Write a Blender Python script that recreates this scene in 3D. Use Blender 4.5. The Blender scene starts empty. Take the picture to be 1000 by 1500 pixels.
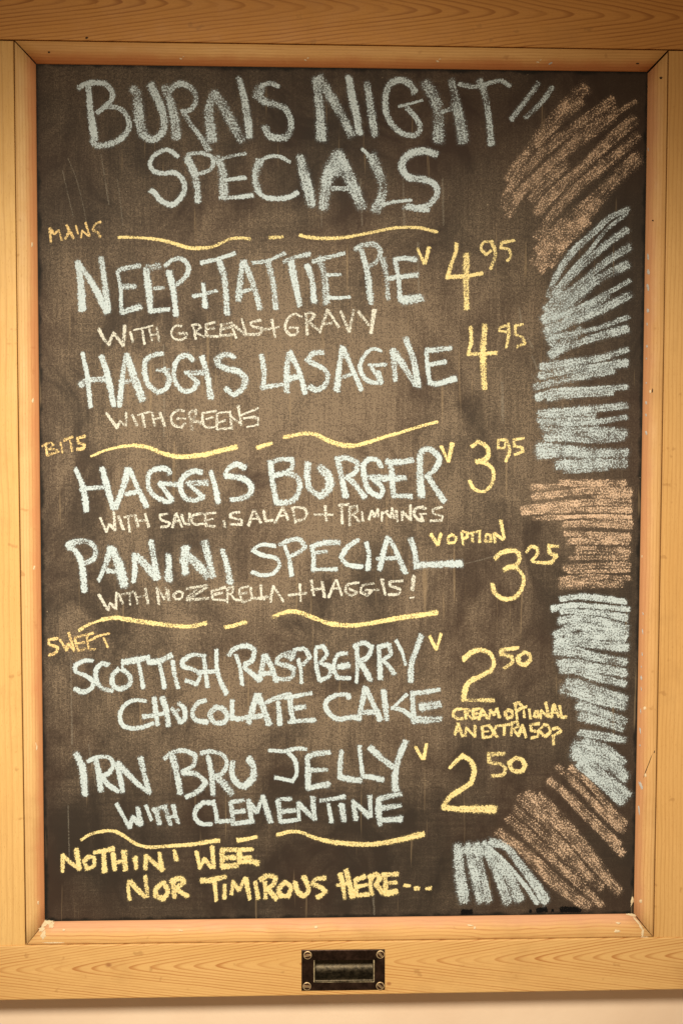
import bpy, bmesh, math, random
import numpy as np
from mathutils import Vector, Matrix

random.seed(11)
sc = bpy.context.scene
col = sc.collection

# ------------------------------------------------------------------ camera
H0 = 1.55                                   # height of the board's centre above the floor
CAM = Vector((-0.0951583, 0.11571522, 2.08033792))      # board coordinates: x right, y up, z out of the wall
RM = Matrix(((9.99019776e-01, 3.63316382e-04, -4.42645989e-02),
             (2.44471753e-03, 9.97987310e-01, 6.33668072e-02),
             (4.41985302e-02, -6.34129080e-02, 9.97008171e-01)))
FPX = 1500 * 50 / 36


def W(v):                                    # board -> world
    return Vector((v[0], -v[2], v[1] + H0))


B2W = Matrix(((1, 0, 0), (0, 0, -1), (0, 1, 0)))
cd = bpy.data.cameras.new('camera')
cam = bpy.data.objects.new('camera', cd)
col.objects.link(cam)
cd.sensor_fit = 'VERTICAL'
cd.sensor_height = 36
cd.sensor_width = 24
cd.lens = 50
cd.clip_start = .05
cd.clip_end = 60
cam.matrix_world = Matrix.Translation(W(CAM)) @ (B2W @ RM).to_4x4()
sc.camera = cam

# ------------------------------------------------------------------ light (indoors: one warm lamp in front, dim room)
wd = bpy.data.worlds.new('World')
sc.world = wd
wd.use_nodes = True
bg = wd.node_tree.nodes['Background']
bg.inputs[0].default_value = (1.0, .72, .44, 1)
bg.inputs[1].default_value = .29
LC = Vector((-.30, .62, 1.85))               # spot lamp above the photographer's side, board coordinates
ld = bpy.data.lights.new('spot_lamp', 'SPOT')
ld.shadow_soft_size = .20
ld.spot_size = math.radians(63)
ld.spot_blend = 1.0
ld.energy = 264
ld.color = (1.0, .915, .75)
lamp = bpy.data.objects.new('spot_lamp', ld)
col.objects.link(lamp)
lamp.location = W(LC)
lamp.rotation_euler = (W(Vector((-.09, -.325, 0))) - W(LC)).to_track_quat('-Z', 'Y').to_euler()

vs = sc.view_settings
vs.view_transform = 'Standard'
vs.look = 'None'
vs.exposure = .05
vs.gamma = 1
sc.cycles.transparent_max_bounces = 48


# ------------------------------------------------------------------ helpers
def P(px, py, z=0.0):
    """point of the board's plane (height z) seen at photo pixel px, py"""
    d = RM @ Vector(((px - 500) / FPX, -(py - 750) / FPX, -1))
    t = (z - CAM.z) / d.z
    return CAM + d * t


def tag(o, **k):
    for a, b in k.items():
        if b:
            o[a] = b
    return o


def link(name, verts, faces, mats, parent=None, smooth=False, attrs=None, fm=None):
    me = bpy.data.meshes.new(name)
    me.from_pydata([tuple(v) for v in verts], [], faces)
    for m in (mats if isinstance(mats, (list, tuple)) else [mats]):
        me.materials.append(m)
    if attrs:
        for an, vals in attrs.items():
            a = me.attributes.new(an, 'FLOAT', 'POINT')
            a.data.foreach_set('value', np.array(vals, dtype=np.float32))
    if fm:
        me.polygons.foreach_set('material_index', fm)
    if smooth:
        me.polygons.foreach_set('use_smooth', [True] * len(me.polygons))
    o = bpy.data.objects.new(name, me)
    col.objects.link(o)
    if parent is not None:
        o.parent = parent
        w = Matrix.Identity(4)
        q = parent
        chain = []
        while q is not None:
            chain.append(q)
            q = q.parent
        loc = Vector((0, 0, 0))
        for q in chain:
            if q.parent is None:
                loc = q.location.copy()
        # all meshes are authored in world space; only the root Empty is moved
        if parent.parent is None and parent.type == 'EMPTY':
            o.matrix_parent_inverse = Matrix.Translation(-loc)
    return o


# ------------------------------------------------------------------ node DSL
class N:
    def __init__(s, name):
        s.m = bpy.data.materials.new(name)
        s.m.use_nodes = True
        s.t = s.m.node_tree
        s.t.nodes.clear()
        s.out = s.t.nodes.new('ShaderNodeOutputMaterial')

    def node(s, typ, **k):
        n = s.t.nodes.new(typ)
        for a, b in k.items():
            setattr(n, a, b)
        return n

    def put(s, inp, v):
        if hasattr(v, 'is_output'):
            s.t.links.new(v, inp)
        else:
            if isinstance(v, (tuple, list)) and len(v) == 3 and inp.type == 'RGBA':
                v = (*v, 1)
            inp.default_value = v

    def math(s, op, a, b=0.0, c=0.0, clamp=False):
        n = s.node('ShaderNodeMath', operation=op, use_clamp=clamp)
        s.put(n.inputs[0], a)
        s.put(n.inputs[1], b)
        s.put(n.inputs[2], c)
        return n.outputs[0]

    def add(s, a, b): return s.math('ADD', a, b)
    def sub(s, a, b): return s.math('SUBTRACT', a, b)
    def mul(s, a, b): return s.math('MULTIPLY', a, b)

    def ss(s, v, a, b, lo=0.0, hi=1.0):
        n = s.node('ShaderNodeMapRange', interpolation_type='SMOOTHSTEP')
        for i, x in enumerate((v, a, b, lo, hi)):
            s.put(n.inputs[i], x)
        return n.outputs[0]

    def lin(s, v, a, b, lo=0.0, hi=1.0):
        n = s.node('ShaderNodeMapRange', clamp=True)
        for i, x in enumerate((v, a, b, lo, hi)):
            s.put(n.inputs[i], x)
        return n.outputs[0]

    def mix(s, f, a, b, mode='MIX'):
        n = s.node('ShaderNodeMix', data_type='RGBA', blend_type=mode)
        s.put(n.inputs[0], f)
        s.put(n.inputs[6], a)
        s.put(n.inputs[7], b)
        return n.outputs[2]

    def coord(s):
        n = s.node('ShaderNodeTexCoord')
        x = s.node('ShaderNodeSeparateXYZ')
        s.put(x.inputs[0], n.outputs['Object'])
        return x.outputs[0], x.outputs[1], x.outputs[2]

    def vec(s, x, y, z):
        n = s.node('ShaderNodeCombineXYZ')
        s.put(n.inputs[0], x)
        s.put(n.inputs[1], y)
        s.put(n.inputs[2], z)
        return n.outputs[0]

    def noise(s, v, scale=1.0, detail=2.0, rough=.5, dist=0.0):
        n = s.node('ShaderNodeTexNoise')
        s.put(n.inputs['Vector'], v)
        n.inputs['Scale'].default_value = scale
        n.inputs['Detail'].default_value = detail
        n.inputs['Roughness'].default_value = rough
        n.inputs['Distortion'].default_value = dist
        return n.outputs[0]

    def attr(s, name):
        return s.node('ShaderNodeAttribute', attribute_name=name).outputs['Fac']

    def bump(s, h, strength=.3, dist=.001):
        n = s.node('ShaderNodeBump')
        n.inputs['Strength'].default_value = strength
        n.inputs['Distance'].default_value = dist
        s.put(n.inputs['Height'], h)
        return n.outputs[0]

    def bsdf(s, color, rough=.5, normal=None, metal=0.0, spec=.5, alpha=None, coat=0.0, coat_rough=.2):
        n = s.node('ShaderNodeBsdfPrincipled')
        s.put(n.inputs['Base Color'], color)
        s.put(n.inputs['Roughness'], rough)
        s.put(n.inputs['Metallic'], metal)
        s.put(n.inputs['Specular IOR Level'], spec)
        s.put(n.inputs['Coat Weight'], coat)
        s.put(n.inputs['Coat Roughness'], coat_rough)
        if alpha is not None:
            s.put(n.inputs['Alpha'], alpha)
        if normal is not None:
            s.put(n.inputs['Normal'], normal)
        s.t.links.new(n.outputs[0], s.out.inputs[0])
        return s.m


def wood(name, axis, v0=0.0, k_l=0.0, k_v=150.0, hyp=0.0, seed=0.0, base=(.60, .335, .115), dark=(.36, .165, .045),
         light=(.69, .42, .165), line=.55, wob=.9, stain=None, v_slope=0.0, period=0.0, knot=None):
    """old waxed pine. axis: 'x' grain along x, 'z' grain upright. hyp>0 gives the nested arches of a flat-sawn board"""
    n = N(name)
    x, y, z = n.coord()
    L, V = (x, z) if axis == 'x' else (z, x)
    sd = seed * 3.17
    pl = n.vec(n.add(n.mul(L, 1.0), sd), n.mul(V, 1.0), n.add(n.mul(y, 1.0), sd))
    v = n.sub(V, n.add(v0, n.mul(L, v_slope)))
    warp = n.sub(n.noise(n.vec(n.mul(L, 6.0), n.mul(V, 14.0), sd), 1.0, 2.0), .5)
    warp2 = n.sub(n.noise(n.vec(n.mul(L, 30.0), n.mul(V, 70.0), sd + 4), 1.0, 2.0), .5)
    if hyp > 0:
        h = n.math('SQRT', n.add(n.mul(v, v), hyp * hyp))
        if period > 0:
            dl = n.math('SQRT', n.add(n.math('POWER', n.sub(L, period - 1.0), 2.0), .0006))
            q = n.add(n.mul(dl, k_l), n.mul(h, k_v))
        else:
            q = n.add(n.mul(L, k_l), n.mul(h, k_v))
    else:
        q = n.add(n.mul(L, k_l), n.mul(v, k_v))
    q = n.add(q, n.add(n.mul(warp, wob * 3.0), n.mul(warp2, wob * .55)))
    fr = n.math('FRACT', q)
    ringid = n.math('FLOOR', q)
    rv = n.noise(n.vec(n.mul(ringid, 3.7), sd, 0.0), 1.0, 0.0)
    ln = n.mul(n.ss(fr, .45, .88), n.sub(1.0, n.ss(fr, .90, 1.0)))
    ln = n.mul(ln, n.lin(rv, .3, .7, .35, 1.0))
    fade = n.noise(n.vec(n.mul(L, 9.0), n.mul(V, 30.0), sd + 9), 1.0, 2.0)
    ln = n.mul(ln, n.lin(fade, .28, .55, .5, 1.0))
    if axis == 'x':
        fib = n.noise(n.vec(n.mul(L, 25.0), n.mul(V, 900.0), n.mul(y, 900.0)), 1.0, 3.0, .6)
        tone = n.noise(n.vec(n.mul(L, 3.0), n.mul(V, 12.0), sd + 2), 1.0, 3.0)
        pore = n.noise(n.vec(n.mul(L, 180.0), n.mul(V, 1300.0), sd), 1.0, 1.0)
    else:
        fib = n.noise(n.vec(n.mul(V, 900.0), n.mul(L, 25.0), n.mul(y, 900.0)), 1.0, 3.0, .6)
        tone = n.noise(n.vec(n.mul(V, 14.0), n.mul(L, 3.0), sd + 2), 1.0, 3.0)
        pore = n.noise(n.vec(n.mul(V, 1300.0), n.mul(L, 180.0), sd), 1.0, 1.0)
    c = n.mix(n.lin(tone, .3, .7), base, light)
    c = n.mix(n.mul(n.lin(fib, .35, .75), .42), c, tuple(b * .74 for b in base))
    c = n.mix(n.mul(ln, line), c, dark)
    c = n.mix(n.mul(n.ss(pore, .62, .75), .35), c, dark)
    grime = n.noise(n.vec(n.mul(x, 7.0), n.mul(z, 7.0), sd + 7), 1.0, 4.0, .65)
    c = n.mix(n.mul(n.ss(grime, .52, .75), .28), c, (.30, .15, .05))
    spots = n.noise(n.vec(n.mul(x, 55.0), n.mul(z, 55.0), sd + 8), 1.0, 2.0, .5)
    c = n.mix(n.mul(n.ss(spots, .68, .76), .45), c, (.33, .16, .05))
    if knot:
        for (kx, kz, kr) in knot:
            d = n.math('SQRT', n.add(n.math('POWER', n.sub(x, kx), 2.0), n.math('POWER', n.mul(n.sub(z, kz), 1.4), 2.0)))
            kk = n.sub(1.0, n.ss(n.add(d, n.mul(warp2, .006)), kr * .2, kr))
            c = n.mix(n.mul(kk, .8), c, (.30, .12, .04))
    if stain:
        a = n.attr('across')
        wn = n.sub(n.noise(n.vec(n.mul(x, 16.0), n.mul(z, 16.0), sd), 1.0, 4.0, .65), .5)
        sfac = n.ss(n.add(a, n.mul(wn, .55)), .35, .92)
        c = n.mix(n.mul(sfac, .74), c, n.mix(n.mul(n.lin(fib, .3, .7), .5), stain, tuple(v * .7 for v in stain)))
    c = n.mix(1.0, c, (1.04, 1.0, .93), 'MULTIPLY')
    bh = n.add(n.mul(fib, .5), n.mul(ln, -.35))
    rg = n.lin(n.noise(n.vec(n.mul(x, 30.0), n.mul(z, 30.0), sd), 1.0, 3.0), .3, .7, .50, .68)
    return n.bsdf(c, rg, n.bump(bh, .35, .0006), spec=.3)


# ------------------------------------------------------------------ materials
M = {}
M['top_rail'] = wood('pine_top_rail', 'x', v0=P(500, 12, .014).y + H0, k_l=26.0, k_v=190.0, hyp=.007, seed=1,
                     base=(.56, .27, .075), dark=(.29, .105, .022), light=(.63, .32, .095), wob=.5, line=.8, v_slope=-.012)
M['bottom_rail'] = wood('pine_bottom_rail', 'x', v0=P(500, 1410, .014).y + H0, k_l=-34.0, k_v=250.0, hyp=.006, seed=2,
                        base=(.62, .37, .135), dark=(.40, .165, .045), light=(.68, .43, .175), line=.95, wob=.45,
                        v_slope=.008, knot=[(P(484, 1411, .014).x, P(484, 1411, .014).y + H0, .008),
                                            (P(160, 1413, .014).x, P(160, 1413, .014).y + H0, .007),
                                            (P(569, 1440, .014).x, P(569, 1440, .014).y + H0, .005)])
M['left_stile'] = wood('pine_left_stile', 'z', k_v=120.0, seed=3, base=(.66, .40, .145), light=(.74, .49, .20), line=.30, wob=.5)
M['right_stile'] = wood('pine_right_stile', 'z', k_v=170.0, seed=4, base=(.60, .345, .12), light=(.68, .42, .165), line=.42, wob=.5)
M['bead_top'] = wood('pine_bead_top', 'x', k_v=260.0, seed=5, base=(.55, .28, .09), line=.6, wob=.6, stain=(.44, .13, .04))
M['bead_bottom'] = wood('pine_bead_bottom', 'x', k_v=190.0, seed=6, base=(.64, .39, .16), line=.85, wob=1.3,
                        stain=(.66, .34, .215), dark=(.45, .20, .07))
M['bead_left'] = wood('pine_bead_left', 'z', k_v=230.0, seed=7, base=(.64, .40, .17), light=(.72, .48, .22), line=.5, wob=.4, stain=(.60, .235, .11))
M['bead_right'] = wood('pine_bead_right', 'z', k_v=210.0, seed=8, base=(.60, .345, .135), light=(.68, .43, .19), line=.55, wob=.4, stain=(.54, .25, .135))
M['backing'] = wood('pine_backing', 'z', k_v=120.0, seed=9, base=(.2, .1, .04))


def mat_board():
    n = N('blackboard_paint')
    x, y, z = n.coord()
    zz = n.sub(z, H0)
    big = n.noise(n.vec(n.mul(x, 3.2), n.mul(z, 2.6), 3.0), 1.0, 4.0, .6, .6)
    patch = n.noise(n.vec(n.mul(x, 9.0), n.mul(z, 6.0), 9.0), 1.0, 5.0, .66, 1.6)
    streak = n.noise(n.vec(n.mul(x, 130.0), n.mul(z, 4.0), 1.0), 1.0, 3.0, .6)
    streak2 = n.noise(n.vec(n.mul(x, 420.0), n.mul(z, 14.0), 2.0), 1.0, 2.0, .6)
    cross = n.noise(n.vec(n.mul(x, 9.0), n.mul(z, 170.0), 2.0), 1.0, 3.0, .6)
    grain = n.noise(n.vec(n.mul(x, 620.0), n.mul(z, 560.0), 5.0), 1.0, 2.0, .6)
    fine = n.noise(n.vec(n.mul(x, 260.0), n.mul(z, 240.0), 6.0), 1.0, 2.0, .6)
    # wiped chalk dust: heaviest in the middle of the board, little along the edges the cloth does not reach
    hgt = n.mul(n.ss(zz, -.55, -.25), n.sub(1.0, n.ss(zz, .22, .58)))
    edge = n.mul(n.ss(x, -.452, -.40), n.sub(1.0, n.ss(n.add(x, n.mul(big, .12)), .36, .52)))
    wipe = n.lin(n.add(n.mul(big, .6), n.mul(patch, .6)), .49, .69)
    dust = n.mul(n.add(n.mul(wipe, .55), n.mul(hgt, n.lin(wipe, 0.0, 1.0, .16, .42))), n.lin(edge, 0.0, 1.0, .35, 1.0))
    dust = n.mul(dust, n.ss(x, .02, .46, 1.0, .5))
    dust = n.mul(dust, n.ss(zz, .18, .52, 1.0, .62))
    dust = n.mul(dust, n.ss(zz, -.52, -.30, .45, 1.0))
    dust = n.mul(dust, n.lin(streak, .3, .7, .8, 1.15))
    dust = n.mul(dust, n.lin(streak2, .3, .7, .74, 1.22))
    dust = n.mul(dust, n.lin(cross, .25, .75, n.ss(zz, -.48, -.36, .45, .88), n.ss(zz, -.48, -.36, 1.6, 1.10)))
    dust = n.mul(dust, n.lin(grain, .32, .68, .15, 1.75))
    dust = n.mul(dust, n.lin(fine, .3, .7, .55, 1.45))
    bright = n.noise(n.vec(n.mul(x, 300.0), n.mul(z, 300.0), 7.0), 1.0, 1.0)
    speck = n.mul(n.ss(bright, .80, .84), .6)
    red = n.noise(n.vec(n.mul(x, 5.0), n.mul(z, 4.0), 12.0), 1.0, 3.0)
    base = n.mix(n.ss(red, .4, .65), (.022, .016, .012), (.033, .018, .012))
    base = n.mix(n.mul(n.noise(n.vec(n.mul(x, 40.0), n.mul(z, 40.0), 31.0), 1.0, 3.0), .4), base, (.05, .034, .022))
    # shade of the gap under the beads, painted as a ragged dark rim
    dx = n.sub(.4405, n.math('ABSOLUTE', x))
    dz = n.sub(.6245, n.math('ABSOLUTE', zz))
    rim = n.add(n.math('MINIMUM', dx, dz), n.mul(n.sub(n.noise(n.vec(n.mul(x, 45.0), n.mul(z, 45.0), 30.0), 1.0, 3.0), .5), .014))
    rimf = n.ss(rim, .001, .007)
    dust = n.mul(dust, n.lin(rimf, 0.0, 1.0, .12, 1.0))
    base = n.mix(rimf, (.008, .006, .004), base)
    c = n.mix(n.math('MINIMUM', dust, 1.0), base, (.200, .148, .100))
    c = n.mix(speck, c, (.6, .48, .32))
    sp2 = n.noise(n.vec(n.mul(x, 120.0), n.mul(z, 6.0), 17.0), 1.0, 2.0)
    c = n.mix(n.mul(n.ss(sp2, .66, .74), .22), c, (.42, .30, .17))
    # pale old paint showing along the worn bottom and left edges
    cr = n.noise(n.vec(n.mul(x, 90.0), n.mul(z, 90.0), 21.0), 1.0, 4.0, .7)
    h = n.add(n.mul(grain, .5), n.add(n.mul(streak2, .5), n.mul(streak, .6)))
    return n.bsdf(c, .72, n.bump(h, .45, .0005), spec=.22)


def mat_chalk(name, c1, c2, film=1.0, boost=0.0):
    n = N(name)
    x, y, z = n.coord()
    u = n.attr('u')
    e = n.attr('e')
    d = n.add(n.attr('dens'), boost)
    s = n.attr('along')                      # metres along the stroke, offset per stroke
    r = n.math('POWER', n.add(n.math('POWER', n.math('ABSOLUTE', u), 3.0), n.math('POWER', e, 3.0)), .333)
    ser = n.sub(n.noise(n.vec(n.mul(s, 330.0), n.mul(u, .7), 1.0), 1.0, 2.0, .6), .5)     # serrated flanks
    wv = n.sub(n.noise(n.vec(n.mul(x, 300.0), n.mul(z, 300.0), 3.0), 1.0, 2.0), .5)
    edge = n.ss(n.add(r, n.add(n.mul(wv, .75), n.mul(ser, .55))), .60, 1.12)
    g1 = n.noise(n.vec(n.mul(x, 470.0), n.mul(z, 400.0), 8.0), 1.0, 2.0, .75)
    g = n.lin(g1, .33, .67)
    drag = n.sub(n.noise(n.vec(n.mul(s, 22.0), n.mul(u, 2.6), 4.0), 1.0, 2.0, .6), .5)    # streaks along the drag
    lo = n.sub(n.noise(n.vec(n.mul(x, 80.0), n.mul(z, 60.0), 5.0), 1.0, 2.0), .5)
    cov = n.add(n.add(d, -.05), n.add(n.mul(lo, .72), n.mul(drag, .75)))
    cov = n.mul(cov, n.sub(1.0, edge))
    thr = n.sub(1.0, cov)
    a = n.ss(g, n.sub(thr, .05), n.add(thr, .06))
    haze = n.mul(n.mul(n.ss(cov, 0.0, .6), .20), film)          # powder between the grains
    a = n.math('MAXIMUM', n.mul(a, film), haze)
    a = n.mul(a, n.sub(1.0, n.ss(r, 1.0, 1.14)))
    # loose powder fallen beside the stroke
    pw = n.mul(n.mul(n.sub(1.0, n.ss(r, .85, 1.5)), n.ss(g, .35, .95)), n.mul(n.mul(d, .30), film))
    a = n.math('MAXIMUM', a, pw)
    tone = n.noise(n.vec(n.mul(x, 330.0), n.mul(z, 330.0), 2.0), 1.0, 3.0)
    c = n.mix(n.lin(tone, .3, .7), c1, c2)
    return n.bsdf(c, .92, n.bump(g1, .5, .0004), spec=.1, alpha=a)


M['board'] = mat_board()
M['W'] = mat_chalk('chalk_white', (.42, .50, .525), (.59, .67, .70))
M['C'] = mat_chalk('chalk_cream', (.54, .54, .47), (.70, .68, .60))
M['Y'] = mat_chalk('chalk_yellow', (.70, .55, .225), (.88, .74, .38))
M['A'] = mat_chalk('chalk_amber', (.68, .47, .19), (.86, .66, .33))
M['S'] = mat_chalk('chalk_dust', (.50, .45, .36), (.6, .54, .43), film=.17)
M['O'] = mat_chalk('chalk_pink', (.50, .34, .225), (.74, .55, .40))


def mat_wall():
    n = N('wall_paint')
    x, y, z = n.coord()
    a = n.noise(n.vec(n.mul(x, 5.0), n.mul(z, 5.0), 0.0), 1.0, 4.0, .6)
    b = n.noise(n.vec(n.mul(x, 160.0), n.mul(z, 160.0), 0.0), 1.0, 3.0, .6)
    c = n.mix(n.lin(a, .3, .7), (.76, .57, .41), (.84, .66, .49))
    return n.bsdf(c, .75, n.bump(b, .25, .001), spec=.3)


def mat_plain(name, c, rough=.8, metal=0.0, spec=.4, var=.25, scale=120.0, bump=.2):
    n = N(name)
    x, y, z = n.coord()
    t = n.noise(n.vec(n.mul(x, scale), n.mul(y, scale), n.mul(z, scale)), 1.0, 4.0, .65)
    cc = n.mix(n.lin(t, .3, .7), tuple(v * (1 - var) for v in c), tuple(min(1, v * (1 + var)) for v in c))
    return n.bsdf(cc, n.lin(t, .3, .7, max(.05, rough - .1), min(1, rough + .12)), n.bump(t, bump, .0006), metal=metal, spec=spec)


M['wall'] = mat_wall()
M['filler'] = mat_chalk('nail_filler', (.66, .50, .30), (.80, .64, .43), boost=.45)
M['fleck'] = mat_chalk('pale_paint', (.46, .43, .38), (.62, .60, .57), film=.85, boost=.2)
M['caulk'] = mat_chalk('cream_caulk', (.70, .54, .33), (.82, .67, .44), film=.85, boost=.1)
M['black'] = mat_plain('black_paint', (.004, .004, .004), .6, var=.2, spec=.2)
M['hole'] = mat_plain('dark_hole', (.05, .025, .01), .9)
M['bronze'] = mat_plain('dark_bronze', (.040, .022, .015), .30, metal=.8, var=.55, scale=90, bump=.35)
M['cup'] = mat_plain('tarnished_cup', (.050, .038, .022), .40, metal=.8, var=.7, scale=160, bump=.5)
M['rim'] = mat_plain('highlight_edge', (.62, .52, .32), .35, metal=.6, var=.5, scale=220, bump=.3)  # pale colour stands in for the highlight on the recess edge
M['brass'] = mat_plain('worn_brass', (.90, .62, .36), .34, metal=.75, var=.3, scale=300, bump=.3)
M['screw'] = mat_plain('screw_face', (.10, .05, .028), .38, metal=.8, var=.4, scale=300, bump=.3)

# ------------------------------------------------------------------ wall
ZW = -.046
wl = link('wall', [(-2.5, -ZW, 0), (2.5, -ZW, 0), (2.5, -ZW, 3), (-2.5, -ZW, 3),
                   (-2.5, -ZW + .1, 0), (2.5, -ZW + .1, 0), (2.5, -ZW + .1, 3), (-2.5, -ZW + .1, 3)],
          [(0, 1, 2, 3), (5, 4, 7, 6), (4, 0, 3, 7), (1, 5, 6, 2), (3, 2, 6, 7), (4, 5, 1, 0)], M['wall'])
tag(wl, kind='structure')

# ------------------------------------------------------------------ frame
root = bpy.data.objects.new('chalkboard', None)
root.empty_display_size = .1
col.objects.link(root)
root.location = (0, 0.043, W(P(500, 1460, .014)).z)
tag(root, label='wood-framed chalkboard menu of Burns Night specials hung on the cream wall', category='chalkboard')

ZF = .014      # front of the rails
ZB = -.043     # back of the frame


def lerp(a, b, t):
    return a + (b - a) * t


TS = lambda x: lerp(58, 73, x / 1000)          # seam under the top rail
BS = lambda x: lerp(1385, 1372.5, x / 1000)    # seam above the bottom rail
BB = lambda x: lerp(1465, 1449, x / 1000)      # lower edge of the bottom rail


def LS(y): return 20.5 + 17.5 * ((y - 60) / 1325) ** 1.15 if y > 60 else 20.5
def RS(y): return 978.5 - 21.5 * ((y - 75) / 1300) ** 1.1 if y > 75 else 978.5


def prism(name, pts, mat, parent, z0=ZB, z1=ZF, bevel=.0011, hole=None, seg=2):
    """pts: board (x, y), anticlockwise; extruded from z0 to z1, long edges eased"""
    bm = bmesh.new()
    n = len(pts)
    f = [bm.verts.new(W((p[0], p[1], z1))) for p in pts]
    b = [bm.verts.new(W((p[0], p[1], z0))) for p in pts]
    es = []
    if hole:
        hf = [bm.verts.new(W((p[0], p[1], z1))) for p in hole]
        hb = [bm.verts.new(W((p[0], p[1], z0))) for p in hole]
        for i in range(n):
            j = (i + 1) % n
            bm.faces.new((f[i], f[j], hf[j], hf[i]))
            bm.faces.new((b[j], b[i], hb[i], hb[j]))
            bm.faces.new((hf[i], hf[j], hb[j], hb[i]))
    else:
        bm.faces.new(f)
        bm.faces.new(b[::-1])
    for i in range(n):
        j = (i + 1) % n
        bm.faces.new((f[j], f[i], b[i], b[j]))
    bm.normal_update()
    es = [e for e in bm.edges if e.verts[0] in f and e.verts[1] in f]
    if bevel:
        bmesh.ops.bevel(bm, geom=es, offset=bevel, segments=seg, profile=.5, affect='EDGES')
    bmesh.ops.recalc_face_normals(bm, faces=bm.faces[:])
    vs_ = [v.co.copy() for v in bm.verts]
    bm.verts.index_update()
    fs = [[v.index for v in fc.verts] for fc in bm.faces]
    bm.free()
    return link(name, vs_, fs, mat, parent)


def Q(px, py, z=ZF, dx=0, dy=0):
    v = P(px, py, z)
    return (v.x + dx, v.y + dy)


G = .0006
prism('top_rail', [Q(-75, TS(-75), dy=G), Q(1075, TS(1075), dy=G), Q(1075, -35), Q(-75, -38)], M['top_rail'], root)
hole = [Q(456, 1442), Q(551, 1441), Q(551, 1403), Q(456, 1404)]
prism('bottom_rail', [Q(-75, BB(-75)), Q(1075, BB(1075)), Q(1075, BS(1075), dy=-.0001), Q(-75, BS(-75), dy=-.0001)],
      M['bottom_rail'], root, hole=hole, bevel=.0019, z1=ZF + .0016)
prism('stile', [Q(-70, 1387, dy=.0003), Q(LS(1385), 1385.2, dx=-G, dy=.0003), Q(LS(700), 700, dx=-G), Q(LS(60), 59.2, dx=-G, dy=-G), Q(-70, 57.5, dy=-G)],
      M['left_stile'], root)
prism('stile', [Q(RS(1374), 1374, dx=G, dy=.0003), Q(1070, 1373, dy=.0003), Q(1070, 74.5, dy=-G), Q(RS(75), 73.6, dx=G, dy=-G), Q(RS(700), 700, dx=G)],
      M['right_stile'], root)

# board panel behind the beads
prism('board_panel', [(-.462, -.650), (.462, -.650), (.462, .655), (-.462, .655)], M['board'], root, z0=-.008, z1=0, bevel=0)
board = [o for o in col.objects if o.name == 'board_panel'][0]

# beads: a shallow moulding that rolls down to the board
PROF = [(0, .0128), (.03, .0134), (.25, .0132), (.45, .0122), (.62, .0104), (.76, .0080), (.87, .0052), (.95, .0028), (1.0, .0012), (1.0, -.0002), (0, -.0002)]


def bead(name, o0, o1, i0, i1, mat, n=40, shrink=.0005, wob=.0):
    """o0,o1 outer seam ends (photo px), i0,i1 inner edge ends"""
    def curve(a, b, t, f):
        return f(t) if f else (lerp(a[0], b[0], t), lerp(a[1], b[1], t))
    V_, F_, A_ = [], [], []
    m = len(PROF)
    for k in range(n + 1):
        t = k / n
        op = o0(t)
        ip = i0(t)
        a = Vector(Q(*op, z=ZF))
        b = Vector(Q(*ip, z=.0012))
        for (s, z) in PROF:
            q = a.lerp(b, s)
            if k == 0: q = q + (o1 - 0) * 0 if False else q
            V_.append(W((q.x, q.y, z)))
            A_.append(s)
    for k in range(n):
        for j in range(m):
            j2 = (j + 1) % m
            F_.append((k * m + j, k * m + j2, (k + 1) * m + j2, (k + 1) * m + j))
    F_.append(tuple(range(m)))
    F_.append(tuple(n * m + j for j in reversed(range(m))))
    me_ = link(name, V_, F_, mat, root, attrs={'across': A_})
    bm = bmesh.new()
    bm.from_mesh(me_.data)
    bmesh.ops.recalc_face_normals(bm, faces=bm.faces[:])
    bm.to_mesh(me_.data)
    bm.free()
    me_.data.polygons.foreach_set('use_smooth', [len(p.vertices) == 4 for p in me_.data.polygons])
    return me_


IL = lambda y: 53 + 13 * ((y - 94) / 1256) ** 1.1 if y > 94 else 53          # inner left edge
IR = lambda y: 948 - 20.5 * ((y - 105) / 1233) ** 1.1 if y > 105 else 948
g = -.25
bt = bead('bead', lambda t: (lerp(22.5 + g, 977 - g, t), TS(lerp(22, 977, t)) + .9), None,
          lambda t: (lerp(54.5 + g, 946.5 - g, t), lerp(93.5, 105, t)), None, M['bead_top'])
bb = bead('bead', lambda t: (lerp(40 + g, 955 - g, t), BS(lerp(38, 957, t)) - .6), None,
          lambda t: (lerp(67 + g, 926.5 - g, t), lerp(1350, 1338.5, t)), None, M['bead_bottom'])
bl = bead('bead', lambda t: (LS(lerp(60.6, 1384, t)) + .9, lerp(60.6, 1384, t)), None,
          lambda t: (IL(lerp(94.8, 1349.4, t)), lerp(94.8, 1349.4, t)), None, M['bead_left'])
br = bead('bead', lambda t: (RS(lerp(76.5, 1372.4, t)) - .9, lerp(76.5, 1372.4, t)), None,
          lambda t: (IR(lerp(107.5, 1337.2, t)), lerp(107.5, 1337.2, t)), None, M['bead_right'])


def bead_z(s):
    for (a, za), (b, zb) in zip(PROF[:9], PROF[1:9]):
        if a <= s <= b:
            return lerp(za, zb, (s - a) / (b - a))
    return .0


def across(px, py, which):
    if which == 'l': return (px - LS(py)) / (IL(py) - LS(py))
    if which == 'r': return (RS(py) - px) / (RS(py) - IR(py))
    if which == 't': return (py - TS(px)) / (lerp(93.5, 105, px / 1000) - TS(px))
    return (BS(px) - py) / (BS(px) - lerp(1350.5, 1338, px / 1000))


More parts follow.
